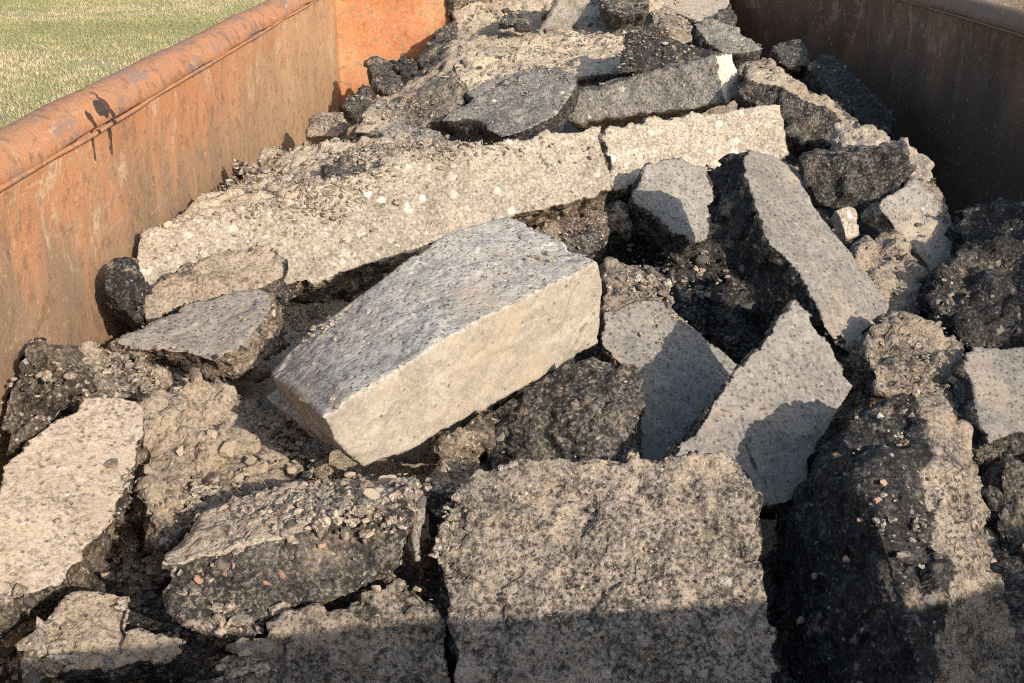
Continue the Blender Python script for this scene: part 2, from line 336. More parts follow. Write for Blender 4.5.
# ------------------------------------------------------------------ the open steel container
def rust_mat(kind):
    m = bpy.data.materials.new('rusted_steel_' + kind); m.use_nodes = True; nt = m.node_tree; bs = nt.nodes['Principled BSDF']
    g = N(nt, 'ShaderNodeNewGeometry'); v = g.outputs['Position']; sx = N(nt, 'ShaderNodeSeparateXYZ', {0: v})
    mp = lambda s, r=0: N(nt, 'ShaderNodeMapping', {'Vector': v, 'Scale': s, 'Rotation': (r, 0, 0)}).outputs[0]
    n1 = noise(nt, v, 3.2, 7, .66); n2 = noise(nt, mp((3.2, 3.2, 1.1)), 1.5, 7, .66, .5); n3 = noise(nt, v, 30, 6, .7); n5 = noise(nt, v, 160, 3, .65)
    n4 = noise(nt, mp((5, 5, 2.6), .5), 2.6, 8, .78, .6); n6 = noise(nt, mp((9, 9, 1.2)), 2.2, 6, .7, .3)
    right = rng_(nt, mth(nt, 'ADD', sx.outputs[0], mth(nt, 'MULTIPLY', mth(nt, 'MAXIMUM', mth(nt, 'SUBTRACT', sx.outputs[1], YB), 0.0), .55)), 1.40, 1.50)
    if kind == 'sheet':
        hz = rng_(nt, mth(nt, 'ADD', sx.outputs[2], mth(nt, 'ADD', mth(nt, 'MULTIPLY', mth(nt, 'SUBTRACT', n2, .5), .75), mth(nt, 'MULTIPLY', mth(nt, 'SUBTRACT', n6, .5), .4))), .93, 1.17)
        low_ = ramp(nt, mth(nt, 'ADD', mth(nt, 'MULTIPLY', n2, .6), mth(nt, 'MULTIPLY', n6, .4)), [(.13, .105, .085), (.17, .13, .095), (.25, .165, .105), (.33, .205, .12), (.29, .215, .145), (.40, .29, .19)])
        high = ramp(nt, mth(nt, 'ADD', mth(nt, 'MULTIPLY', n1, .6), mth(nt, 'MULTIPLY', n6, .4)), [(.22, .115, .07), (.36, .15, .07), (.46, .20, .09), (.42, .235, .125), (.34, .205, .125)])
        col = mixc(nt, mth(nt, 'MULTIPLY', hz, .9), low_, high)
        far = rng_(nt, sx.outputs[1], 2.4, 4.2)
        col = mixc(nt, mth(nt, 'MULTIPLY', far, .55), col, ramp(nt, n2, [(.34, .20, .11), (.46, .26, .13), (.48, .33, .19), (.40, .29, .18)]))
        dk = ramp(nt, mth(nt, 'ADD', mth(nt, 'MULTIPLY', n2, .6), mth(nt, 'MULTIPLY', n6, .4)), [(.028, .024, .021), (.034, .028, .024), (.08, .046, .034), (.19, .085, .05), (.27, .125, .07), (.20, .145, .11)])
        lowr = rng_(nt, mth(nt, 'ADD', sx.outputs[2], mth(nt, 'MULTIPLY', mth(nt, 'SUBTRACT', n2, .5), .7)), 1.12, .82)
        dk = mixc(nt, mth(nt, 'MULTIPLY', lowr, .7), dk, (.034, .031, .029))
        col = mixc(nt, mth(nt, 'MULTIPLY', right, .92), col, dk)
        pale = mth(nt, 'MULTIPLY', rng_(nt, mth(nt, 'ADD', n4, mth(nt, 'MULTIPLY', mth(nt, 'SUBTRACT', n3, .5), .6)), .50, .60), rng_(nt, mth(nt, 'ADD', noise(nt, v, 2.2, 4, .6), mth(nt, 'MULTIPLY', mth(nt, 'SUBTRACT', sx.outputs[2], 1.05), .7)), .47, .60))
        col = mixc(nt, mth(nt, 'MULTIPLY', pale, mixf(nt, right, .62, .42)), col, (.56, .43, .29))
        back = mth(nt, 'MULTIPLY', rng_(nt, mth(nt, 'SUBTRACT', sx.outputs[1], mth(nt, 'MULTIPLY', mth(nt, 'SUBTRACT', sx.outputs[0], XL), (KY - YB) / (KX - XL))), YB - .06, YB - .03), mth(nt, 'SUBTRACT', 1.0, right))
        bc = ramp(nt, rng_(nt, mth(nt, 'ADD', mth(nt, 'MULTIPLY', n1, .45), mth(nt, 'MULTIPLY', n3, .55)), .34, .62), [(.20, .085, .04), (.36, .13, .05), (.42, .165, .065), (.43, .20, .085), (.44, .25, .13)])
        col = mixc(nt, back, col, bc)
    else:
        col = ramp(nt, mth(nt, 'ADD', mth(nt, 'MULTIPLY', n1, .5), mth(nt, 'MULTIPLY', n3, .5)), [(.12, .09, .08), (.27, .135, .08), (.43, .19, .09), (.40, .20, .105), (.34, .20, .13), (.56, .38, .25)])
        col = mixc(nt, mth(nt, 'MULTIPLY', rng_(nt, noise(nt, mp((2, .7, 2)), 9, 7, .75), .52, .60), .75), col, (.24, .175, .155))
        col = mixc(nt, mth(nt, 'MULTIPLY', rng_(nt, noise(nt, mp((3, .5, 3)), 12, 6, .75), .60, .68), .7), col, (.60, .44, .30))
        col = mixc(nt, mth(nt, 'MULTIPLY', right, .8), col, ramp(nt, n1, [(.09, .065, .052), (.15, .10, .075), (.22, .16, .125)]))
    col = mixc(nt, mth(nt, 'MULTIPLY', rng_(nt, n3, .53, .60), .42), col, (.13, .065, .038))
    fl = noise(nt, v, 55, 5, .75); col = mixc(nt, mth(nt, 'MULTIPLY', rng_(nt, fl, .60, .645), .5), col, (.50, .36, .24))
    scr = noise(nt, mp((1.2, 1.2, 26), .25), 2.2, 5, .7); col = mixc(nt, mth(nt, 'MULTIPLY', mth(nt, 'MULTIPLY', rng_(nt, scr, .62, .66), rng_(nt, n1, .48, .58)), mixf(nt, right, .55, .2)), col, (.55, .42, .30))
    sp = mixc(nt, .30, col, mixc(nt, 1.0, col, N(nt, 'ShaderNodeCombineColor', {0: n5, 1: n5, 2: n5}).outputs[0], 'OVERLAY'))
    sp = N(nt, 'ShaderNodeHueSaturation', {'Color': sp, 'Saturation': .96, 'Value': .92}).outputs[0]
    # spilt tar: a splash over the rim with runs down the sheet
    pm = at_z(97, 108, 1.26)
    tarm = None
    for (x, y, ry, rz) in ((90, 109, .030, .016), (98, 122, .012, .075), (103, 142, .007, .045), (82, 136, .008, .05), (78, 116, .012, .012)):
        d = ray(x, y); p = EYE + d * ((XL - .02) / d.x)
        dy = mth(nt, 'DIVIDE', mth(nt, 'SUBTRACT', sx.outputs[1], p.y), ry); dz = mth(nt, 'DIVIDE', mth(nt, 'SUBTRACT', sx.outputs[2], p.z), rz)
        rr = mth(nt, 'ADD', mth(nt, 'MULTIPLY', dy, dy), mth(nt, 'MULTIPLY', dz, dz))
        e = mth(nt, 'SUBTRACT', 1.0, rr); tarm = e if tarm is None else mth(nt, 'MAXIMUM', tarm, e)
    tarm = rng_(nt, mth(nt, 'ADD', tarm, mth(nt, 'MULTIPLY', mth(nt, 'SUBTRACT', n3, .5), 4.2)), .12, .35)
    tarm = mth(nt, 'MULTIPLY', tarm, mth(nt, 'LESS_THAN', sx.outputs[0], -.7))
    sp = mixc(nt, mth(nt, 'MULTIPLY', tarm, .9), sp, (.018, .017, .017))
    nt.links.new(sp, bs.inputs['Base Color']); bs.inputs['Roughness'].default_value = .75; bs.inputs['Specular IOR Level'].default_value = .3
    hb = mth(nt, 'ADD', mth(nt, 'MULTIPLY', n3, .5), mth(nt, 'MULTIPLY', n5, .22))
    hb = mth(nt, 'ADD', hb, mth(nt, 'MULTIPLY', noise(nt, v, 6, 3), .8))
    b = N(nt, 'ShaderNodeBump', {'Strength': .75, 'Distance': .007, 'Height': hb}).outputs[0]
    nt.links.new(b, bs.inputs['Normal']); return m
M_SHEET = rust_mat('sheet'); M_RIM = rust_mat('rim')
def mesh_obj(name, verts, faces, mat, parent=None, smooth=True):
    me = bpy.data.meshes.new(name); me.from_pydata([tuple(v) for v in verts], [], faces); me.validate(); me.update()
    if smooth: me.polygons.foreach_set('use_smooth', np.ones(len(me.polygons), bool))
    me.materials.append(mat); o = bpy.data.objects.new(name, me); COL.objects.link(o)
    if parent: o.parent = parent; o.matrix_parent_inverse = parent.matrix_world.inverted()
    return o
def sheet(name, a, b, ztop, zbot, inward, parent, seed, thick=.007):
    """a dented steel wall from a to b (plan), with thickness outwards"""
    a, b = Vector(a), Vector(b); L = (b - a).length; nu, nv = max(2, int(L / .03)), int((ztop - zbot) / .03)
    U, Vv = np.meshgrid(np.linspace(0, 1, nu + 1), np.linspace(0, 1, nv + 1), indexing='ij')
    X = a.x + (b.x - a.x) * U; Y = a.y + (b.y - a.y) * U; Z = zbot + (ztop - zbot) * Vv
    P = np.stack([X.ravel(), Y.ravel(), Z.ravel()], 1); inv = np.array([inward[0], inward[1], 0.0])
    edge = (np.sin(np.pi * U.ravel()) ** .5) * np.clip((ztop - P[:, 2]) / .12, 0, 1)
    d = (-.012 + .022 * fbm(P / .5, seed, 3) + .004 * fbm(P / .12, seed + 1, 2)) * edge
    inner = P + inv * d[:, None]; outer = inner - inv * thick
    n = (nu + 1) * (nv + 1); F = []
    I = lambda i, j: i * (nv + 1) + j
    for i in range(nu):
        for j in range(nv):
            q = (I(i, j), I(i + 1, j), I(i + 1, j + 1), I(i, j + 1)); F.append(q); F.append(tuple(n + k for k in q[::-1]))
    for i in range(nu):
        F.append((I(i, nv), I(i + 1, nv), n + I(i + 1, nv), n + I(i, nv))); F.append((I(i + 1, 0), I(i, 0), n + I(i, 0), n + I(i + 1, 0)))
    o = mesh_obj(name, np.concatenate([inner, outer]), F, M_SHEET, parent); 
    bm = bmesh.new(); bm.from_mesh(o.data); bmesh.ops.recalc_face_normals(bm, faces=bm.faces[:]); bm.to_mesh(o.data); bm.free()
    return o
def tube(name, pts, rad, mat, parent, prof=None, seg=20, jit=.0, dents=.05):
    """a swept rail; prof lists (side, up) offsets, else round"""
    prof = prof or [(rad * math.cos(2 * math.pi * k / seg), rad * math.sin(2 * math.pi * k / seg)) for k in range(seg)]
    a, b = Vector(pts[0]), Vector(pts[1]); d = (b - a).normalized(); s = d.cross(Vector((0, 0, 1))).normalized(); u = s.cross(d)
    k = max(2, int((b - a).length / .04)); V = []; F = []; m = len(prof)
    for i in range(k + 1):
        c = a.lerp(b, i / k) + s * (jit * math.sin(i * .37) + jit * .6 * math.sin(i * .9 + 1)) + u * (jit * .7 * math.sin(i * .23 + 2))
        for q_, (x, y) in enumerate(prof):
            dn_ = 1 + dents * math.sin(i * .61 + q_ * 1.3 + 2 * math.sin(i * .17)) * math.sin(i * .083 + q_)
            V.append(c + s * x * dn_ + u * y * dn_)
    for i in range(k):
        for j in range(m): F.append((i * m + j, i * m + (j + 1) % m, (i + 1) * m + (j + 1) % m, (i + 1) * m + j))
    F.append(tuple(range(m))[::-1]); F.append(tuple(k * m + j for j in range(m)))
    o = mesh_obj(name, V, F, mat, parent); bm = bmesh.new(); bm.from_mesh(o.data); bmesh.ops.recalc_face_normals(bm, faces=bm.faces[:]); bm.to_mesh(o.data); bm.free(); return o
def rr(w_, h_, r, k=6):
    """rounded box profile"""
    o = []
    for cx, cy, a0 in ((w_ / 2 - r, h_ / 2 - r, 0), (-w_ / 2 + r, h_ / 2 - r, 90), (-w_ / 2 + r, -h_ / 2 + r, 180), (w_ / 2 - r, -h_ / 2 + r, 270)):
        for i in range(k + 1): a = R(a0 + 90 * i / k); o.append((cx + r * math.cos(a), cy + r * math.sin(a)))
    return o
box = bpy.data.objects.new('waste_container', None); box.location = ((XL + XR) / 2, (YN + YB) / 2, 0); COL.objects.link(box)
tag(box, 'open rusty orange steel container with rounded rims, full of broken road slabs', 'container')
bpy.context.view_layer.update()
sheet('side_wall', (XL, NL), (XL, YB), ZC + .01, ZF, (1, 0), box, 3)
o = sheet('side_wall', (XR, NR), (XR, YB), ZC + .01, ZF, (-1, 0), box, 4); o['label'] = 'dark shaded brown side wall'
bd = Vector((KX - XR, KY - YB)).normalized(); sheet('side_wall', (XR, YB), (KX, KY), ZC + .01, ZF, (-bd.y, bd.x), box, 8)  # bent stretch added, angled out of the sun so the far side is dark
ed = Vector((KX - XL, KY - YB)).normalized()
o = sheet('end_wall', (XL, YB), (KX, KY), ZC - .02, ZF, (ed.y, -ed.x), box, 5); o['label'] = 'bright orange end wall behind the rubble'
sheet('end_wall', (XL, NL), (XR, NR), ZC + .01, ZF, (0, 1), box, 6)
RP = [(-.044, -.036), (-.048, -.006), (-.044, .008), (-.030, .017), (-.010, .020), (.010, .014), (.026, .001), (.034, -.014), (.039, -.030), (.030, -.040)]; ZR = ZC + .036
tube('rim', ((XL - .028, NL - .06, ZR), (XL - .028, YB + .05, ZR)), .05, M_RIM, box, RP, jit=.002)
RM = [(-x, y) for x, y in RP][::-1]
tube('rim', ((XR + .028, NR - .06, ZR), (XR + .028, YB + .02, ZR)), .05, M_RIM, box, RM, jit=.002)
tube('rim', ((XR + .028, YB + .02, ZR - .002), (KX + .028, KY + .03, ZR - .002)), .05, M_RIM, box, RM)
tube('rim', ((XL + .016, YB + .042, ZC + .005), (KX, KY + .05, ZC + .005)), .05, M_RIM, box, rr(.10, .11, .012), jit=.001)
tube('rim', ((XL + .016, NL - .04, ZR), (XR - .016, NR - .04, ZR)), .05, M_RIM, box, RP)
for x in (XL + .008, XR - .008): tube('weld_bead', ((x, .46, ZC - .004), (x, YB, ZC - .004)), .0045, M_RIM, box, seg=8, jit=.0016)
fl = bmesh.new(); bmesh.ops.create_cube(fl, size=1)
for v_ in fl.verts: v_.co = Vector(((XL + XR) / 2 + v_.co.x * (XR - XL - .004), (.45 + YB) / 2 + v_.co.y * (YB - .45 - .004), ZF - .03 + v_.co.z * .04))
me = bpy.data.meshes.new('floor_plate'); fl.to_mesh(me); fl.free(); me.materials.append(M_SHEET)
o = bpy.data.objects.new('floor_plate', me); COL.objects.link(o); o.parent = box; o.matrix_parent_inverse = box.matrix_world.inverted()
for y in np.arange(YN + .3, YB, .55):                       # outside stiffeners
    for x, s in ((XL - .012, -1), (XR + .012, 1)):
        bm = bmesh.new(); bmesh.ops.create_cube(bm, size=1)
        for v_ in bm.verts: v_.co = Vector((x + s * .075 + v_.co.x * .06, y + v_.co.y * (.09 if (v_.co.x * s) < 0 else .05), .66 + v_.co.z * .98))
        me = bpy.data.meshes.new('stiffener'); bm.to_mesh(me); bm.free(); me.materials.append(M_RIM)
        o = bpy.data.objects.new('stiffener', me); COL.objects.link(o); o.parent = box; o.matrix_parent_inverse = box.matrix_world.inverted()

# ------------------------------------------------------------------ ground outside
def ground_mat():
    m = bpy.data.materials.new('meadow_ground'); m.use_nodes = True; nt = m.node_tree; bs = nt.nodes['Principled BSDF']
    v = N(nt, 'ShaderNodeNewGeometry').outputs['Position']; sx = N(nt, 'ShaderNodeSeparateXYZ', {0: v})
    n1 = noise(nt, v, .7, 6, .6); n2 = noise(nt, v, 6, 6, .7); n3 = noise(nt, v, 40, 5, .7)
    c = ramp(nt, mth(nt, 'ADD', mth(nt, 'MULTIPLY', n1, .6), mth(nt, 'MULTIPLY', n2, .4)), [(.24, .18, .11), (.31, .28, .14), (.34, .32, .16), (.44, .36, .22), (.52, .42, .28)])
    c = mixc(nt, mth(nt, 'MULTIPLY', n3, .4), c, (.17, .145, .07))
    dirt = rng_(nt, mth(nt, 'ADD', sx.outputs[0], n1), 3.0, 4.5)
    c = mixc(nt, dirt, c, ramp(nt, n2, [(.15, .11, .075), (.25, .19, .13), (.34, .27, .19)]))
    nt.links.new(c, bs.inputs['Base Color']); bs.inputs['Roughness'].default_value = .95
    nt.links.new(N(nt, 'ShaderNodeBump', {'Strength': .8, 'Distance': .05, 'Height': n2}).outputs[0], bs.inputs['Normal']); return m
o = mesh_obj('ground', [(-400, -200, 0), (400, -200, 0), (400, 800, 0), (-400, 800, 0)], [(0, 1, 2, 3)], ground_mat()); tag(o, kind='structure')
def blade_mat():
    m = bpy.data.materials.new('grass_blades'); m.use_nodes = True; nt = m.node_tree; bs = nt.nodes['Principled BSDF']
    a = N(nt, 'ShaderNodeAttribute', attribute_name='tint'); nt.links.new(a.outputs['Color'], bs.inputs['Base Color'])
    bs.inputs['Roughness'].default_value = .7; bs.inputs['Specular IOR Level'].default_value = .2; return m
def blades(name, n, xr, yr, hmin, hmax, tones, seed, clump):
    g = np.random.default_rng(seed); x = g.uniform(*xr, n); y = g.uniform(*yr, n)
    P = np.stack([x, y, np.zeros(n)], 1); dn = fbm(P / clump, seed, 3); keep = dn > -.55 + g.uniform(-.25, .25, n)
    P = P[keep]; n = len(P); dn = .85 * fbm(P / (clump * 1.5) * np.array([.45, 1, 1]), seed + 5, 4) + .45 * fbm(P / .16, seed + 6, 2)
    h = g.uniform(hmin, hmax, n) * (1 + .5 * dn); a = g.uniform(0, 2 * np.pi, n); wd = g.uniform(.003, .007, n); ln = g.uniform(.2, .9, n) * h; la = g.uniform(0, 2 * np.pi, n)
    s = np.stack([np.cos(a), np.sin(a), 0 * a], 1) * wd[:, None]; l = np.stack([np.cos(la) * ln, np.sin(la) * ln, h], 1)
    V = np.stack([P - s, P + s, P + l * .55 + s * .7, P + l * np.array([1, 1, .95])], 1).reshape(-1, 3)
    T = np.array(tones); k = np.clip(((dn * 1.0 + .46 + g.normal(0, .11, n)) * len(T)).astype(int), 0, len(T) - 1); c = T[k] * g.uniform(.86, 1.14, (n, 1))
    me = bpy.data.meshes.new(name); me.vertices.add(4 * n); me.vertices.foreach_set('co', V.astype(np.float32).ravel())
    me.loops.add(4 * n); me.loops.foreach_set('vertex_index', np.arange(4 * n, dtype=np.int32)); me.polygons.add(n); me.polygons.foreach_set('loop_start', np.arange(0, 4 * n, 4, dtype=np.int32))
    me.update(calc_edges=True)
    at = me.color_attributes.new('tint', 'FLOAT_COLOR', 'POINT'); at.data.foreach_set('color', np.repeat(np.concatenate([c, np.ones((n, 1))], 1), 4, 0).astype(np.float32).ravel())
    me.materials.append(blade_mat()); o = bpy.data.objects.new(name, me); COL.objects.link(o); return o
tag(blades('grass', 330000, (-12, -1.4), (5, 20), .012, .036, [(.23, .235, .11), (.26, .27, .125), (.285, .285, .14), (.32, .30, .16), (.38, .33, .20), (.46, .38, .25)], 5, .8), 'short green meadow grass with straw patches beside the container', 'grass', kind='stuff')
tag(blades('dry_grass', 40000, (3.0, 16), (7, 24), .02, .06, [(.20, .15, .09), (.27, .20, .12), (.34, .27, .17)], 9, .9), 'dry brown stubble on the far side of the container', 'grass', kind='stuff')

# ------------------------------------------------------------------ the rubble, front to back
A, T, B_, D, G, W_, C, S, SA, PK, GA = 'asphalt', 'tar', 'brown', 'dusty', 'grey', 'worn', 'concrete', 'smooth', 'sand', 'pinkish', 'greyish'
# --- nearest row
slab('asphalt_slab', 'large dusty asphalt slab tilted towards the viewer, lower edge in shadow, at the bottom centre',
     [(447,508),(462,484),(480,467),(520,459),(575,459),(620,455),(690,458),(742,457),(756,480),(760,540),(770,600),(780,720),(455,720),(452,640),(440,570)],
     (610,560,.80), 182, 34, .17, (A, D, None), dust=.28, low=.012, blk=.010, mid=.006, facek=.6, ragged=.006)
BLK = chunk('asphalt_block', 'tall black asphalt block with a tan dusty right face, at the lower right',
      [(838,432,.92),(885,396,.95),(940,387,.95),(967,425,.91),(874,520,.895),(905,612,.835),(985,520,.82),(1012,640,.72),(1020,730,.64),(770,720,.56),(776,560,.70),(802,478,.79),(945,560,.86),(925,720,.75)],
      .30, (T,), bodydust=.04, low=.008, blk=.009, mid=.007, back=(.1, .8, -.55), facets=((2,3,12),(3,6,12),(6,7,12)), top=D, dust=.55, half=((945,640,.80),(912,400,.95)))
PINK = slab('asphalt_slab', 'dark asphalt block with pink stones in its face and loose gravel strewn over its top',
     [(163,563),(222,552),(300,530),(370,505),(410,487),(412,520),(406,560),(392,582),(330,602),(285,613),(247,641),(195,630),(172,602)],
     (300,570,.80), 172, 56, .13, (B_, A, SA), back={0:(172,545),1:(205,513),2:(285,486),3:(350,476),4:(415,474)}, sides=(0,1,2,3), low=.010, blk=.006, mid=.008, facek=.9, bodydust=.4, dust=.3, ragged=.0015)
slab('asphalt_slab', 'flat grey asphalt slab lying under the block with pink stones, half in shadow',
     [(226,652),(290,614),(350,596),(398,578),(438,600),(448,640),(455,720),(215,720)], (350,650,.735), 165, 30, .12, (A, D, None), dust=.30, blk=.012, facek=.8)
slab('rubble_chunk', 'pale tan crusted chunk in the bottom left corner beside grey gravel',
     [(24,660),(56,612),(84,586),(112,588),(134,602),(130,626),(152,634),(186,642),(168,662),(112,668),(62,670),(26,686)], (95,630,.77), 150, 22, .11, (T, D, None), dust=.75, blk=.010, mid=.007, facek=1.0, fine=.9)
slab('concrete_slab', 'broad flat tan pink concrete slab leaning by the left steel wall',
     [(-12,520),(0,463),(45,424),(80,397),(120,395),(146,402),(140,440),(132,472),(112,522),(86,560),(42,590),(0,606),(-12,610)], (60,500,.83), 128, 26, .075, (B_, PK, None), dust=.45, low=.010, blk=.012, mid=.005, facek=.15)
slab('concrete_chunk', 'broken tan concrete block with a cracked dark side, half shaded by the big slab',
     [(142,442),(153,404),(176,387),(216,383),(250,395),(275,405),(303,440),(330,475),(290,490),(232,508),(190,524),(165,548),(150,520)], (215,450,.80), 128, 27, .2, (B_, D, None), dust=.60, low=.020, blk=.020, facek=.9, bodydust=.45)
# --- left, under the wall
chunk('asphalt_chunk', 'blackish brown crumbling asphalt lump with a cracked net pattern beside the left wall',
      [(-4,385,.92),(12,352,.945),(38,342,.95),(70,345,.93),(72,372,.91),(70,400,.88),(30,440,.86),(-4,430,.88)], .16, (B_,), bodydust=0, blk=.022, mid=.005)
slab('concrete_chunk', 'tan grey chunk with dark stones wedged under the small grey slab',
     [(58,348),(78,342),(110,350),(150,366),(190,378),(205,390),(150,402),(110,398),(76,397),(70,375)], (120,375,.85), 155, 24, .12, (D, D, None), dust=.7, blk=.012, facek=.9)
slab('road_slab', 'small grey topped slab with a crumbled dark underside, lying on rubble left of centre',
     [(114,343),(150,325),(190,305),(235,291),(262,288),(272,300),(258,320),(240,345),(215,362),(170,352),(130,350)], (195,325,.90), 175, 10, .085, (B_, W_, None),
     back={4:(285,312),5:(291,332),6:(287,354),7:(262,372),8:(226,388),9:(170,376),10:(124,358)}, bodydust=.45, dust=.45, blk=.013, facek=.25)
slab('concrete_slab', 'speckled tan slab with a dark far corner, resting above the small grey topped slab',
     [(142,290),(175,268),(210,254),(248,243),(270,242),(285,258),(286,276),(262,288),(232,294),(180,306),(146,320)], (215,275,.925), 165, 30, .09, (A, D, None), dust=.78, blk=.010, facek=.8)
chunk('asphalt_chunk', 'black asphalt end sticking out against the left wall and throwing a shadow on it',
      [(98,272,.955),(110,262,.96),(132,260,.96),(146,300,.92),(140,322,.89),(118,310,.90),(102,290,.93)], .12, (T,), bodydust=.2)
# --- the big slab in the middle
slab('concrete_slab', 'largest slab in the middle, rough grey top and smooth beige cut side facing right',
     [(322,417),(390,375),(450,335),(540,290),(600,260),(604,290),(600,345),(585,352),(560,371),(500,400),(430,440),(366,470),(345,452),(334,440)], (470,375,.905), 134, 97, .27, (G, S, G),
     back={0:(270,372),1:(312,330),2:(372,285),3:(445,234),4:(507,216),13:(290,410),12:(310,440)}, sides=(0,1,2,3,12,13), low=.006, blk=.004, mid=.006, facek=.4, dust=.45, ragged=.0010, bodydust=.1, cracks=[([(577,352),(578,343),(583,334),(586,328)], .006, .02)])
chunk('rubble_chunk', 'small crumbled tan and grey lump at the right end of the big slab',
      [(602,258,.87),(622,262,.87),(640,268,.86),(660,268,.86),(678,302,.82),(640,312,.81),(604,340,.79)], .10, (D,), bodydust=.35)
slab('concrete_slab', 'smooth grey slab right of the big slab with a diagonal shadow across it',
     [(602,310),(640,303),(668,302),(700,332),(742,368),(720,400),(692,430),(672,470),(640,475),(636,420),(625,370),(602,346)], (665,365,.81), 150, 30, .11, (B_, W_, None), dust=.34, blk=.009, facek=.12)
chunk('asphalt_chunk', 'dark asphalt wedge under the right end of the big slab, its right side lit',
      [(490,408,.80),(545,378,.84),(592,350,.88),(622,360,.87),(642,378,.85),(640,480,.74),(592,480,.77),(490,480,.73),(596,410,.84)], .16, (A,), bodydust=.12, low=.010, blk=.009)
chunk('rubble_chunk', 'brown crumbly stone lump tucked under the front edge of the big slab',
      [(438,440,.80),(460,425,.81),(494,408,.81),(494,448,.77),(470,462,.75),(440,455,.77)], .10, (B_,), bodydust=.5)
# --- right of the middle
slab('road_slab', 'long grey slab standing on edge with a black left side, tip pointing down right',
     [(742,158),(752,149),(772,153),(790,164),(815,205),(850,250),(891,303),(887,318),(868,330),(853,356),(836,345),(812,298),(800,275),(770,245),(750,192)], (810,240,.97), 128, 36, .13, (T, W_, W_),
     back={0:(708,168),14:(705,205),13:(722,246),12:(745,290),11:(765,320),10:(800,335)}, sides=(2,3,4,5), dust=.30, low=.008, blk=.012, facek=.12, bodydust=.15)
slab('concrete_slab', 'triangular pale grey cracked slab propped in front of the long grey slab',
     [(794,302),(806,312),(820,336),(854,386),(846,400),(836,414),(815,452),(795,500),(760,505),(745,470),(676,458),(700,426),(745,366)], (765,410,.86), 152, 38, .07, (A, W_, None), dust=.34, low=.006, blk=.008, facek=.10, fine=.55,
     cracks=[([(706,398),(711,404),(730,414),(736,429),(747,440),(752,453),(757,470),(767,485)], .0032, .002), ([(711,404),(737,405),(767,407)], .0026, .001)])
slab('road_slab', 'small grey block half in shadow below the right end of the long concrete beam',
     [(636,185),(648,164),(675,160),(712,164),(714,200),(710,236),(690,245),(665,224),(632,203)], (675,198,.93), 165, 42, .10, (A, W_, None), dust=.05, blk=.009, facek=.15)
chunk('asphalt_chunk', 'mixed dark and tan lump between the big slab and the concrete beam',
      [(500,212,.92),(535,190,.95),(556,172,.97),(602,186,.95),(603,235,.89),(565,265,.85),(520,236,.89)], .16, (B_,), bodydust=.35, blk=.018)
chunk('asphalt_chunk', 'small grey black lump at the foot of the crack in the beam',
      [(597,205,.92),(612,196,.93),(628,200,.92),(630,226,.88),(605,236,.87)], .09, (A,), bodydust=.1)
slab('asphalt_chunk', 'small dark flat piece behind the far edge of the big slab',
     [(563,238),(598,222),(606,248),(585,258),(568,252)], (585,242,.89), 150, 40, .06, (A, A, None), blk=.006, facek=.5)
slab('asphalt_slab', 'black asphalt plate with a thin bright top edge, right of the long grey slab',
     [(798,161),(850,152),(905,146),(918,168),(902,187),(882,204),(842,206),(815,205)], (855,180,.95), 196, 76, .12, (A, A, None), bodydust=.25, dust=.2, blk=.010, facek=.9,
     back={0:(800,157),1:(850,147),2:(906,139)})
chunk('concrete_chunk', 'white tan pebbly chunk on top of the right edge of the pile',
      [(833,122,1.01),(850,118,1.02),(868,127,1.01),(905,142,.98),(930,160,.95),(934,182,.91),(908,190,.90),(900,155,.95),(840,152,.96)], .13, (C,), bodydust=.2, blk=.013, mid=.011)
slab('concrete_slab', 'pitted tan grey slab hanging down at the right edge of the pile',
     [(876,203),(898,186),(914,181),(930,205),(946,230),(963,258),(955,270),(937,281),(918,255),(893,226)], (918,230,.86), 165, 46, .07, (D, W_, None), dust=.35, blk=.012, facek=.5,
     back={2:(932,178),3:(946,200),4:(955,225),5:(968,260)})
slab('rubble_chunk', 'tan gritty chunk below the hanging slab, with dark bits',
     [(852,262),(862,236),(893,230),(912,252),(926,300),(926,322),(898,322),(884,300)], (893,275,.85), 150, 24, .12, (D, D, None), dust=.75, blk=.014, facek=1.0)
chunk('concrete_chunk', 'small white tan piece squeezed beside the long grey slab',
      [(834,207,.93),(850,204,.93),(858,212,.91),(856,235,.87),(846,240,.87)], .07, (C,), bodydust=.1, blk=.006)
slab('asphalt_block', 'brown asphalt block dusted with orange tan sand, right of the cracked triangle slab',
     [(866,335),(888,312),(926,320),(958,342),(976,376),(980,420),(966,442),(940,420),(905,396),(876,388),(870,365)], (925,362,.85), 148, 26, .2, (B_, D, None), dust=.55, blk=.016, facek=1.0, bodydust=.3)
slab('concrete_slab', 'pale grey slab corner cut by the right edge of the photo',
     [(962,352),(990,346),(1070,336),(1070,440),(1020,432),(990,441),(976,402)], (1000,390,.83), 150, 26, .11, (A, W_, None), dust=.34, blk=.009, facek=.12)
chunk('asphalt_chunk', 'large black asphalt boulder in the shade by the right wall',
      [(928,295,.86),(948,262,.90),(985,234,.93),(1050,212,.93),(1060,345,.80),(970,352,.80),(934,318,.83)], .2, (T,), bodydust=.12, blk=.02)
chunk('asphalt_chunk', 'black lump behind the shaded boulder, close against the right wall',
      [(958,215,.90),(985,201,.92),(1050,190,.91),(1050,240,.86),(962,246,.86)], .16, (T,), bodydust=.1, blk=.02)
chunk('asphalt_block', 'shaded dark chunk below the pale corner slab at the lower right edge',
      [(984,484,.74),(1000,466,.77),(1060,462,.77),(1070,660,.58),(1014,610,.62)], .22, (A,), bodydust=.3, blk=.016)
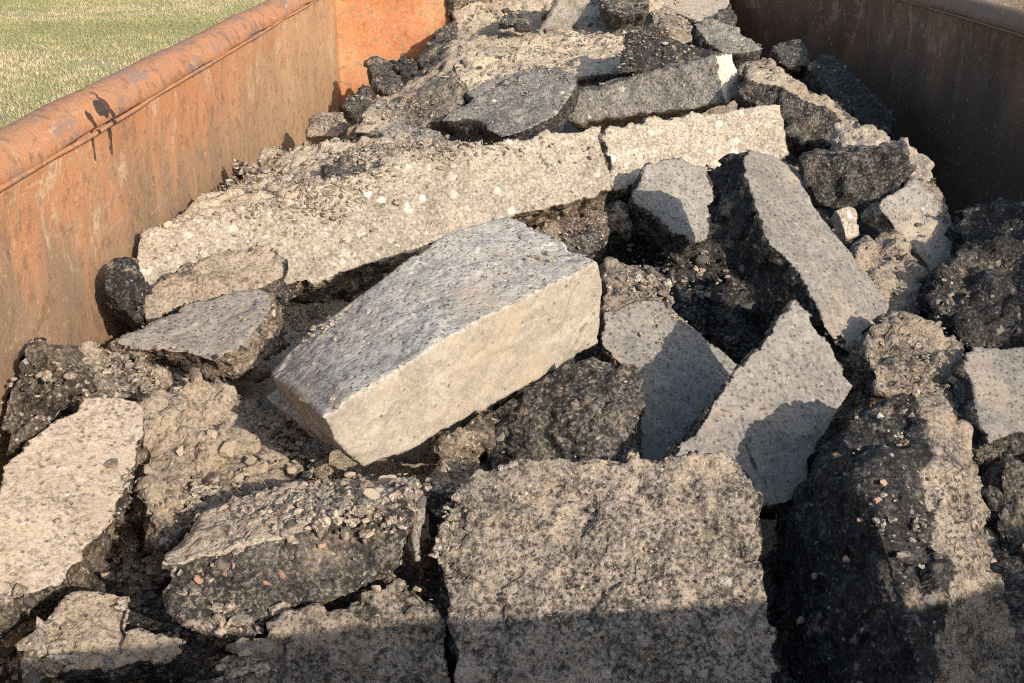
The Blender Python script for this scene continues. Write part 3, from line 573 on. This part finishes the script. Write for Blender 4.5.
# --- the long concrete beam, cracked in two
BE = dict(fine=.75, low=.007, blk=.010, mid=.006, facek=.18, dust=.12, ragged=.006)
slab('concrete_beam', 'long tan concrete beam with white stones, left of the black crack',
     [(128,274),(140,236),(165,226),(230,208),(300,186),(360,171),(430,157),(520,140),(562,131),(601,126),(599,138),(605,152),(606,168),(611,190),(570,202),(520,214),(450,238),(400,253),(350,271),(290,285),(250,290),(150,300)],
     (380,215,.965), 168, 44, .20, (B_, C, None), bodydust=.5, cracks=[([(541,136),(539,150),(544,160),(547,168)], .0035, .002)], **BE)
slab('concrete_beam', 'shorter end of the tan concrete beam, right of the black crack',
     [(607,125),(700,114),(740,108),(782,103),(786,128),(787,156),(720,170),(650,182),(616,190),(611,168),(609,151),(604,138)],
     (700,145,1.005), 168, 44, .20, (B_, C, None), bodydust=.5, **BE)
chunk('asphalt_chunk', 'dark grey lump lying in the tan crust behind the beam',
      [(324,168,.99),(338,158,1.0),(362,160,1.0),(374,172,.98),(362,190,.96),(334,190,.96)], .08, (A,), bodydust=.1, blk=.008)
chunk('sand_heap', 'heap of tan crushed concrete and pebbles spilling to the left wall behind the beam',
      [(150,236,.90),(165,222,.91),(215,198,.92),(240,172,.92),(275,152,.94),(330,140,.97),(420,138,1.0),(490,140,1.0),(430,160,.985),(300,190,.95),(200,222,.92)], .16, (SA,), cat='heap', bodydust=.3, blk=.010, mid=.012, low=.03, soft=4)
# --- middle distance
slab('asphalt_slab', 'dark asphalt slab with a white painted end, lying across behind the beam',
     [(560,110),(575,92),(640,76),(718,57),(728,103),(690,110),(640,114),(575,124),(565,118)], (650,92,1.02), 192, 68, .14, (A, GA, 'paint'),
     back={3:(734,52),4:(741,95),0:(566,106),1:(579,89),2:(641,73)}, sides=(3,), blk=.006, facek=.9, bodydust=.55, dust=.25)  # body dust also stands in for sun grazing the thin top edge
chunk('asphalt_block', 'black triangular asphalt block in its own shade behind the white ended slab',
      [(617,74,1.06),(621,32,1.165),(642,31,1.165),(668,38,1.15),(712,54,1.10),(700,66,1.07),(655,72,1.05)], .2, (T,), bodydust=.12, back=(.55,.8,-.35))
slab('asphalt_slab', 'grey speckled asphalt slab with a smooth dark chipped corner, behind the beam',
     [(440,121),(470,100),(500,83),(525,68),(552,67),(578,72),(572,92),(560,112),(530,128),(499,140),(480,119),(456,121)], (515,105,1.01), 205, 22, .07, (T, GA, None), dust=.12, bodydust=0, blk=.006, facek=.6,
     back={0:(438,124),11:(452,132),10:(470,140),9:(494,143)})
slab('asphalt_chunk', 'small upright grey piece left of the speckled slab',
     [(352,131),(364,113),(376,95),(396,102),(410,110),(406,126),(390,133)], (382,117,.96), 150, 48, .06, (A, GA, None), dust=.3, blk=.008, facek=.8)
slab('asphalt_chunk', 'low flat dark piece at the foot of the grey speckled slab',
     [(378,130),(400,122),(430,124),(460,146),(430,148),(388,147)], (420,136,.985), 182, 24, .05, (A, GA, None), blk=.007, facek=.8)
slab('asphalt_slab', 'brown grey slanted slab leaning against the sandy ledge',
     [(392,118),(420,92),(452,68),(463,84),(462,104),(440,122),(415,126)], (435,102,.99), 215, 34, .09, (B_, D, None), dust=.1, blk=.008, facek=.7)
slab('concrete_slab', 'broad sandy tan slab covered in grit in the middle distance',
     [(451,63),(500,50),(560,30),(625,34),(632,70),(578,76),(525,72),(490,86),(462,104)], (540,58,1.05), 182, 14, .16, (A, SA, None), dust=.5, blk=.010, mid=.010, facek=1.0, low=.02)
slab('road_slab', 'thin pale sliver of slab lying on the sandy ledge',
     [(464,92),(480,82),(510,73),(520,70),(500,84),(476,98)], (490,84,1.035), 182, 10, .03, (A, W_, None), blk=.004, facek=.2)
slab('asphalt_slab', 'asphalt slab with a sand covered top sloping down to the right wall',
     [(735,96),(750,78),(775,82),(815,100),(856,122),(838,146),(810,142),(786,140),(770,118)], (795,112,1.0), 200, 66, .22, (A, A, SA),
     back={1:(745,62),2:(778,66),3:(812,92),4:(858,118)}, sides=(1,2), blk=.012, facek=.9, bodydust=.2)
chunk('rubble_chunk', 'sandy lump on top of the slab that slopes to the right wall',
      [(736,66,1.04),(752,58,1.06),(772,60,1.05),(780,72,1.03),(760,80,1.02),(740,78,1.02)], .1, (D,), bodydust=.6)
slab('asphalt_slab', 'dark grey plate tipped towards the right wall near the back of the pile',
     [(693,22),(705,17),(730,24),(764,48),(740,53),(722,52),(706,40)], (725,36,1.07), 160, 26, .09, (T, GA, None), dust=.1, blk=.010, facek=.7)
chunk('asphalt_chunk', 'blue grey shaded lump beside the right wall, behind the sloping slab',
      [(772,45,.99),(790,40,1.0),(806,46,.99),(810,64,.95),(790,68,.94),(776,60,.96)], .14, (A,), bodydust=0)
chunk('asphalt_block', 'long black shaded block lying along the right wall',
      [(805,66,.97),(822,52,1.0),(838,56,.99),(860,84,.92),(894,110,.86),(896,136,.81),(870,128,.83),(830,96,.90)], .2, (T,), bodydust=.06)
# --- the back of the pile
slab('concrete_slab', 'tan slab with an upright dark edge near the top of the pile',
     [(452,-30),(520,-28),(560,-14),(536,34),(515,52),(470,66),(460,40),(455,20)], (500,30,1.01), 185, 26, .14, (B_, SA, None), dust=.6, blk=.012, facek=1.0, low=.02)
slab('road_slab', 'narrow grey slab edge standing up out of the sand near the top',
     [(535,34),(552,4),(562,-20),(568,-16),(556,8),(540,36)], (550,10,1.11), 230, 60, .16, (W_, W_, None), back={}, blk=.004, facek=.2)
slab('concrete_slab', 'sandy slab with rows of dark gravel at the top of the pile',
     [(542,36),(570,-30),(640,-36),(668,10),(664,34),(628,34),(600,44)], (605,16,1.05), 180, 20, .16, (A, SA, None), dust=.5, blk=.014, mid=.012, facek=1.0, low=.02)
slab('concrete_slab', 'smooth tan plate jutting out over a dark gap at the top of the pile',
     [(648,0),(660,-30),(728,-34),(732,14),(728,26),(702,22),(690,18)], (690,0,1.085), 175, 16, .05, (A, S, None), dust=.5, blk=.008, facek=.25)
chunk('asphalt_chunk', 'dark gravelly lump at the very top of the pile',
      [(598,6,1.135),(608,-20,1.19),(642,-22,1.19),(650,10,1.125),(622,17,1.11)], .12, (A,), bodydust=.3)
chunk('asphalt_chunk', 'dark lump on the upper right shoulder of the pile, below the tan plate',
      [(716,14,1.06),(730,4,1.08),(737,16,1.05),(732,26,1.03),(718,26,1.03)], .08, (A,), bodydust=.3)
chunk('asphalt_chunk', 'blackish lump in the far left corner, leaning on the end wall',
      [(366,62,.93),(374,56,.95),(392,62,.93),(404,84,.88),(394,96,.85),(374,86,.88)], .12, (A,), bodydust=.2)
chunk('asphalt_chunk', 'dark round lump beside the far left corner lump',
      [(388,60,.94),(400,53,.96),(416,58,.95),(418,72,.92),(402,78,.90)], .12, (T,), bodydust=.1)
chunk('asphalt_block', 'dark grey block at the foot of the orange end wall, left of the tan slab',
      [(416,62,.93),(424,46,.97),(440,28,1.02),(456,18,1.05),(460,50,.98),(448,66,.95),(425,72,.92)], .16, (A,), bodydust=.2)
chunk('rubble_chunk', 'tan rock with a black left side resting against the left wall',
      [(306,136,.86),(308,118,.90),(322,112,.92),(340,112,.92),(348,124,.89),(340,138,.86)], .1, (D,), bodydust=.5)
chunk('asphalt_chunk', 'small dark lump in the corner between the tan rock and the far left lumps',
      [(340,106,.87),(352,92,.90),(370,84,.90),(372,100,.87),(352,114,.85)], .1, (A,), bodydust=.2)
chunk('rubble_chunk', 'grey white stone on the crest of the tan heap beside the left wall',
      [(256,158,.94),(262,147,.96),(280,146,.96),(290,156,.94),(284,166,.92),(266,166,.92)], .06, (C,), bodydust=.1, blk=.006, low=.01)
chunk('asphalt_chunk', 'small grey stone at the left rim of the tan heap',
      [(229,168,.92),(236,159,.94),(248,160,.94),(250,170,.92),(238,176,.90)], .05, (A,), bodydust=.2, blk=.005, low=.008)
chunk('asphalt_chunk', 'small black lump with a lit crest, left of the narrow grey slab edge',
      [(497,22,1.075),(504,14,1.095),(514,8,1.105),(517,16,1.09),(508,25,1.07)], .05, (A,), bodydust=.2, low=.006)
chunk('asphalt_chunk', 'flat dark lump on the sand just below the small black lit lump',
      [(511,24,1.065),(518,18,1.08),(530,20,1.075),(531,27,1.06),(518,29,1.055)], .04, (A,), bodydust=.3, low=.005)
slab('asphalt_slab', 'dark gravelly slab edge crossing the sand under the top lump',
     [(606,40),(612,30),(640,24),(668,20),(672,31),(650,36),(628,42)], (640,32,1.115), 185, 60, .12, (A, A, None), bodydust=.5, dust=.5, blk=.008, facek=.9)
slab('asphalt_slab', 'tan crusted slab with a black underside, wedged below the tan plate at the top right',
     [(648,10),(668,6),(690,22),(694,40),(676,46),(660,34)], (672,26,1.10), 165, 34, .10, (T, D, None), dust=.5, blk=.009, facek=.7)
# --- down in the dark gap
slab('asphalt_slab', 'added black slab standing in for shade in the deep gap left of the long grey slab',
     [(604,246),(640,222),(700,228),(770,245),(800,300),(775,345),(740,356),(700,330),(668,300),(620,275)], (690,280,.735), 170, 16, .12, (T, T, None), bodydust=.12, dust=.05, blk=.016, facek=1.0)  # black plate added to give the gap its shade
for lb, c in (('dark lump deep in the shaded gap, left part', (640,262)), ('dusty black lump deep in the gap below the grey block', (690,272)), ('black lump at the bottom of the gap beside the long grey slab', (735,300)),
              ('shaded brown lump behind the grey slab with the diagonal shadow', (705,312)), ('shaded grey lump in the gap above the triangle slab', (752,335))):
    x, y = c
    chunk('asphalt_chunk', lb, [(x-32,y,.73),(x-14,y-24,.77),(x+16,y-26,.77),(x+34,y-2,.73),(x+14,y+26,.69),(x-18,y+24,.69)], .14, (T if 'black' in lb else A,), bodydust=.05, blk=.018)
slab('asphalt_slab', 'shaded brown block end with a cone of tan dirt on top, between two asphalt slabs',
     [(424,489),(470,487),(474,560),(470,610),(424,615)], (445,520,.78), 185, 78, .14, (B_, B_, None), bodydust=.4, blk=.005, facek=.5)
chunk('dirt_pile', 'little cone of crumbly brown dirt in the dark hollow under the big slab',
      [(424,488,.80),(432,472,.82),(440,457,.845),(447,458,.845),(456,472,.82),(468,487,.80)], .10, (SA,), cat='dirt', blk=.008, mid=.010, bodydust=.5, low=.006)
slab('thin_board', 'thin grey strip standing upright between two asphalt slabs near the bottom centre',
     [(408,482),(416,478),(424,500),(421,560),(416,560),(411,520)], (415,500,.845), 150, 50, .02, (W_, W_, None), cat='board', blk=.002, facek=.2, low=.003)

# ------------------------------------------------------------------ loose rubble between and under the slabs
def bed_mat():
    m = rubble_mat(SA, A, None, .3, .35).copy(); m.name = 'rubble_bed'; nt = m.node_tree; bs = nt.nodes['Principled BSDF']
    src = bs.inputs['Base Color'].links[0].from_socket; za = N(nt, 'ShaderNodeAttribute', attribute_name='zones'); zs = N(nt, 'ShaderNodeSeparateColor', {0: za.outputs['Color']})
    pc = ramp(nt, zs.outputs[2], [(.10, .093, .085), (.42, .35, .265), (.50, .42, .32), (.54, .46, .36), (.24, .215, .19), (.46, .38, .285), (.38, .33, .27), (.62, .55, .46)])
    v = N(nt, 'ShaderNodeNewGeometry').outputs['Position']; pc = mixc(nt, rng_(nt, noise(nt, v, 170, 4, .7), .58, .40), pc, (.16, .135, .105))
    nt.links.new(mixc(nt, zs.outputs[1], src, pc), bs.inputs['Base Color']); return m
def pile_z(X, Y):
    z = np.interp(Y, [0, .8, 1.2, 2, 3.4, 4.3, 5.3], [.50, .58, .66, .76, .86, .96, 1.04])
    side = sstep(.80, 1.20, X); z = z - side * .42 - .42 * np.exp(-(((X - .40) / .30) ** 2 + ((Y - 2.25) / .48) ** 2))
    left = np.clip((-.25 - X) / .5, 0, 1) * np.interp(Y, [2.6, 3.6, 5.2], [0, .14, .42]); return z - left
nx, ny = 230, 500
gx, gy = np.meshgrid(np.linspace(XL + .004, XR - .004, nx), np.linspace(0, 1, ny), indexing='ij'); gy = YN + .004 + gy * (yend(gx) - .008 - YN)
P = np.stack([gx.ravel(), gy.ravel(), 0 * gx.ravel()], 1)
zz = pile_z(P[:, 0], P[:, 1]) + .05 * fbm(P / .3, 77, 3) + .02 * fbm(P / .05, 78, 4)
d1, d2, cv = worley(P / .045, 79); zz = zz + .022 * (cv - .4) * sstep(0, .3, d2 - d1)
P[:, 2] = zz
I = np.arange(nx * ny).reshape(nx, ny)
F = np.stack([I[:-1, :-1].ravel(), I[1:, :-1].ravel(), I[1:, 1:].ravel(), I[:-1, 1:].ravel()], 1)
bed_v, bed_f = P, F
# stones: a few shapes, placed where they would come to rest
def stone_mesh(seed, sub=3):
    bm = bmesh.new(); bmesh.ops.create_icosphere(bm, subdivisions=sub, radius=1)
    v = np.array([x.co for x in bm.verts]); g = np.random.default_rng(seed)
    for k in range(13):                                   # flat broken facets
        n = g.normal(size=3); n /= np.linalg.norm(n); h = g.uniform(.37, .64); s = v @ n; v = np.where((s > h)[:, None], v - n * (s - h)[:, None], v)
    v = v * 1.25 * g.uniform(.6, 1.15, 3) * np.array([1, 1, .8]); v = v * (1 + .09 * fbm(v * 2.2 + seed, seed, 3))[:, None]
    f = [[a.index for a in q.verts] for q in bm.faces]; bm.free(); return v, f
vs_, fs_ = [], []; off = 0
for hv, hf in HULLS:
    vs_ += hv; fs_ += [[i + off for i in q] for q in hf]; off += len(hv)
vs_ += [tuple(p) for p in bed_v]; fs_ += (bed_f + off).tolist()
tree = BVHTree.FromPolygons(vs_, fs_)
def drop(x, y):
    h = tree.ray_cast(Vector((x, y, 2.2)), Vector((0, 0, -1))); return (h[0], h[1]) if h[0] else (None, None)
def aim(px, py):
    h = tree.ray_cast(EYE, ray(px, py)); return (h[0], h[1]) if h[0] else (None, None)
GV = [stone_mesh(100 + k, 2) for k in range(8)]
pv, pf = [bed_v], [bed_f.tolist()]; base = len(bed_v); g = np.random.default_rng(5)
def heap(cx, cy, rx, ry, n, smin, smax, big=None):
    """grit and pebbles scattered over whatever lies under a patch"""
    global base
    for k in range(n):
        px, py = cx + g.normal() * rx * .55, cy + g.normal() * ry * .55
        p, nn = aim(px, py)
        if p is None or nn.z < .5 or not (XL + .01 < p.x < XR - .01): continue
        s = smin * (smax / smin) ** (g.uniform() ** 1.8); v, f = GV[g.integers(8)]
        a = g.uniform(0, 6.28); c_, s_ = math.cos(a), math.sin(a)
        q = v * s; q = np.stack([q[:, 0] * c_ - q[:, 1] * s_, q[:, 0] * s_ + q[:, 1] * c_, q[:, 2] * .8], 1) + np.array(p) + np.array([0, 0, s * .25])
        pv.append(q); pf.append([[i + base for i in t] for t in f]); base += len(v)
for a in ((136,548,18,56,360,.003,.016),(20,640,40,50,240,.004,.02),(300,505,110,26,800,.003,.013),(200,640,60,50,200,.003,.014),(430,470,40,30,200,.002,.008),
          (290,180,90,40,1300,.003,.013),(410,148,110,14,600,.003,.011),(540,60,100,26,700,.003,.010),(620,20,90,26,600,.004,.012),(490,20,50,40,300,.004,.013),
          (560,225,50,26,120,.002,.009),(905,280,50,50,250,.002,.009),(930,360,50,50,160,.002,.008),(120,370,70,30,260,.002,.012),
          (610,560,160,90,260,.0015,.005),(900,500,80,100,160,.002,.009),(760,60,60,30,200,.003,.010),(390,110,60,30,300,.003,.012),(300,318,34,16,420,.002,.010),(675,285,60,40,260,.003,.014),(440,520,20,60,120,.003,.012),(300,440,40,30,200,.003,.014),(290,500,100,22,500,.004,.012),(512,330,600,400,350,.002,.006)):
    heap(*a)
rv = np.concatenate(pv); o = mesh_obj('rubble', rv, [q for f in pf for q in f], bed_mat())
o.data.polygons.foreach_set('use_smooth', np.arange(len(o.data.polygons)) < len(bed_f))
zd = np.zeros((len(rv), 4), np.float32); zd[:, 0] = np.maximum(np.exp(-(((rv[:, 0] - .42) / .32) ** 2 + ((rv[:, 1] - 2.2) / .50) ** 2)) * 2.4, sstep(.75, 1.0, rv[:, 0])); zd[:, 0] = np.maximum(zd[:, 0], 1 - sstep(1.25, 1.5, rv[:, 1]))  # gap shade put into the bed colour; right side and near end dark too
nb_ = len(bed_v); zd[nb_:, 1] = 1; zd[nb_:, 2] = np.concatenate([np.full(len(q), g.uniform()) for q in pv[1:]])
o.data.color_attributes.new('zones', 'FLOAT_COLOR', 'POINT').data.foreach_set('color', np.clip(zd, 0, 1).ravel()); tag(o, 'tan and grey crushed rubble filling the gaps between the slabs', 'rubble', kind='stuff')
# single stones large enough to pick out
PROTO = []
for k in range(7):
    v, f = stone_mesh(40 + k, 3); me = bpy.data.meshes.new('loose_stone'); me.from_pydata(v.tolist(), [], f); me.update()
    me.polygons.foreach_set('use_smooth', np.zeros(len(me.polygons), bool)); PROTO.append(me)
def stone_mat(nm, c1, c2):
    m = bpy.data.materials.new(nm); m.use_nodes = True; nt = m.node_tree; bs = nt.nodes['Principled BSDF']
    v = N(nt, 'ShaderNodeNewGeometry').outputs['Position']; n1 = noise(nt, v, 60, 6, .7); n2 = noise(nt, v, 240, 4, .7); oi = N(nt, 'ShaderNodeObjectInfo').outputs['Random']
    c = ramp(nt, mth(nt, 'ADD', mth(nt, 'MULTIPLY', n1, .7), mth(nt, 'MULTIPLY', mth(nt, 'SUBTRACT', oi, .5), .5)), [c1, c2]); c = mixc(nt, mth(nt, 'MULTIPLY', n2, .4), c, tuple(x * .55 for x in c1))
    nt.links.new(c, bs.inputs['Base Color']); bs.inputs['Roughness'].default_value = .85
    nt.links.new(N(nt, 'ShaderNodeBump', {'Strength': .7, 'Distance': .003, 'Height': n2}).outputs[0], bs.inputs['Normal']); return m
SM = {'pale': stone_mat('pale_stone', (.34, .27, .19), (.62, .53, .42)), 'dark': stone_mat('dark_stone', (.05, .047, .044), (.16, .145, .125)), 'pink': stone_mat('pink_stone', (.42, .26, .17), (.55, .38, .26))}
def stones(spots, mk, label, group, lift=.25, host=None):
    for (px, py, sp) in spots:
        p, nn = aim(px, py)
        if p is None: continue
        s = sp / FPX * (p - EYE).length * .62
        me = PROTO[g.integers(len(PROTO))]; key = me.name.split('.')[0] + mk
        m2 = VAR.get((me.name, mk))
        if m2 is None: m2 = me.copy(); m2.materials.clear(); m2.materials.append(SM[mk]); VAR[(me.name, mk)] = m2
        o = bpy.data.objects.new('loose_stone', m2); COL.objects.link(o); o.location = p + nn * s * lift; o.scale = (s, s, s); o.rotation_euler = (g.uniform(-.4, .4), g.uniform(-.4, .4), g.uniform(0, 6.28))
        if host is None: tag(o, label, 'stone', group)
        else: o.name = 'embedded_stone'; o.parent = host; o.matrix_parent_inverse = Matrix.Translation(-host.location)
VAR = {}
stones([(213,204,9),(221,201,10),(232,203,13),(245,203,9),(256,190,9),(168,224,8),(188,218,7),(262,178,8),(292,196,9),(310,170,8),(200,212,6),(275,190,10),(300,160,7)], 'pale', 'pale broken stone lying on the tan heap beside the left wall', 'pale stones on the heap beside the left wall')
stones([(322,495,12),(345,498,9),(373,500,18),(352,477,12),(391,482,16),(300,492,9),(285,522,8),(270,515,8),(240,505,7),(315,513,7),(252,470,16),(332,487,8)], 'pale', 'pale stone lying on the gravel top of the block with pink stones', 'pale stones on the gravel topped block')
stones([(277,512,9),(305,478,10),(258,498,11),(240,520,9),(330,508,8),(290,505,8)], 'dark', 'dark stone lying on the gravel top of the block with pink stones', 'dark stones on the gravel topped block')
stones([(128,560,11),(116,572,12),(140,585,10),(122,545,9),(134,530,10),(132,572,12),(150,600,9),(140,555,8),(10,620,14),(12,652,13),(28,600,12),(5,675,12)], 'dark', 'shaded grey stone in the gap beside the tan pink concrete slab', 'grey stones in the gap by the tan pink slab')
stones([(212,436,13),(226,452,19),(250,462,13),(197,470,11),(238,478,12),(262,470,15),(180,452,9),(206,490,9),(290,470,10)], 'pale', 'pale tan stone lying on the broken tan block in front of the big slab', 'pale stones on the broken tan block')
stones([(205,520,10),(222,512,12),(250,528,9),(262,498,13),(290,512,11),(318,497,12),(335,516,9),(360,497,13),(380,492,12),(355,510,8),(230,535,8),(190,540,10),(300,488,14),(402,486,10)], 'pale', 'pale stone lying on the gravel top of the block with pink stones', 'pale stones on the gravel topped block')
stones([(650,250,14),(670,280,16),(640,290,12),(700,262,18),(715,300,15),(690,318,13),(730,330,12),(660,240,10),(745,310,14),(680,300,10)], 'dark', 'shaded grey stone in the deep gap left of the long grey slab', 'grey stones in the deep gap')
stones([(377,589,9),(418,590,8)], 'pale', 'pale pebble in the seam between the block with pink stones and the slab below it', 'pebbles in the seam below the pink stoned block')
stones([(234,565,9),(282,574,13),(266,583,9),(323,545,10),(198,578,8),(226,574,8),(214,566,7),(300,560,7)], 'pink', 'pinkish stone set in the dark face of the block at lower left', None, lift=.12, host=PINK)
stones([(897,458,10),(884,484,11),(876,500,8),(848,560,7),(864,630,10),(883,652,9),(802,620,10),(836,455,8),(905,445,7),(860,520,6),(815,575,7)], 'pink', 'light stone set in the dark face of the tall asphalt block', None, lift=.05, host=BLK)
stones([(500,58,5),(470,30,7),(545,30,5),(505,12,8),(520,18,7),(575,28,5),(590,26,6),(640,30,6),(660,22,6),(480,68,5),(610,38,4)], 'dark', 'small dark stone on the sandy slabs near the top of the pile', 'dark stones on the sandy slabs')
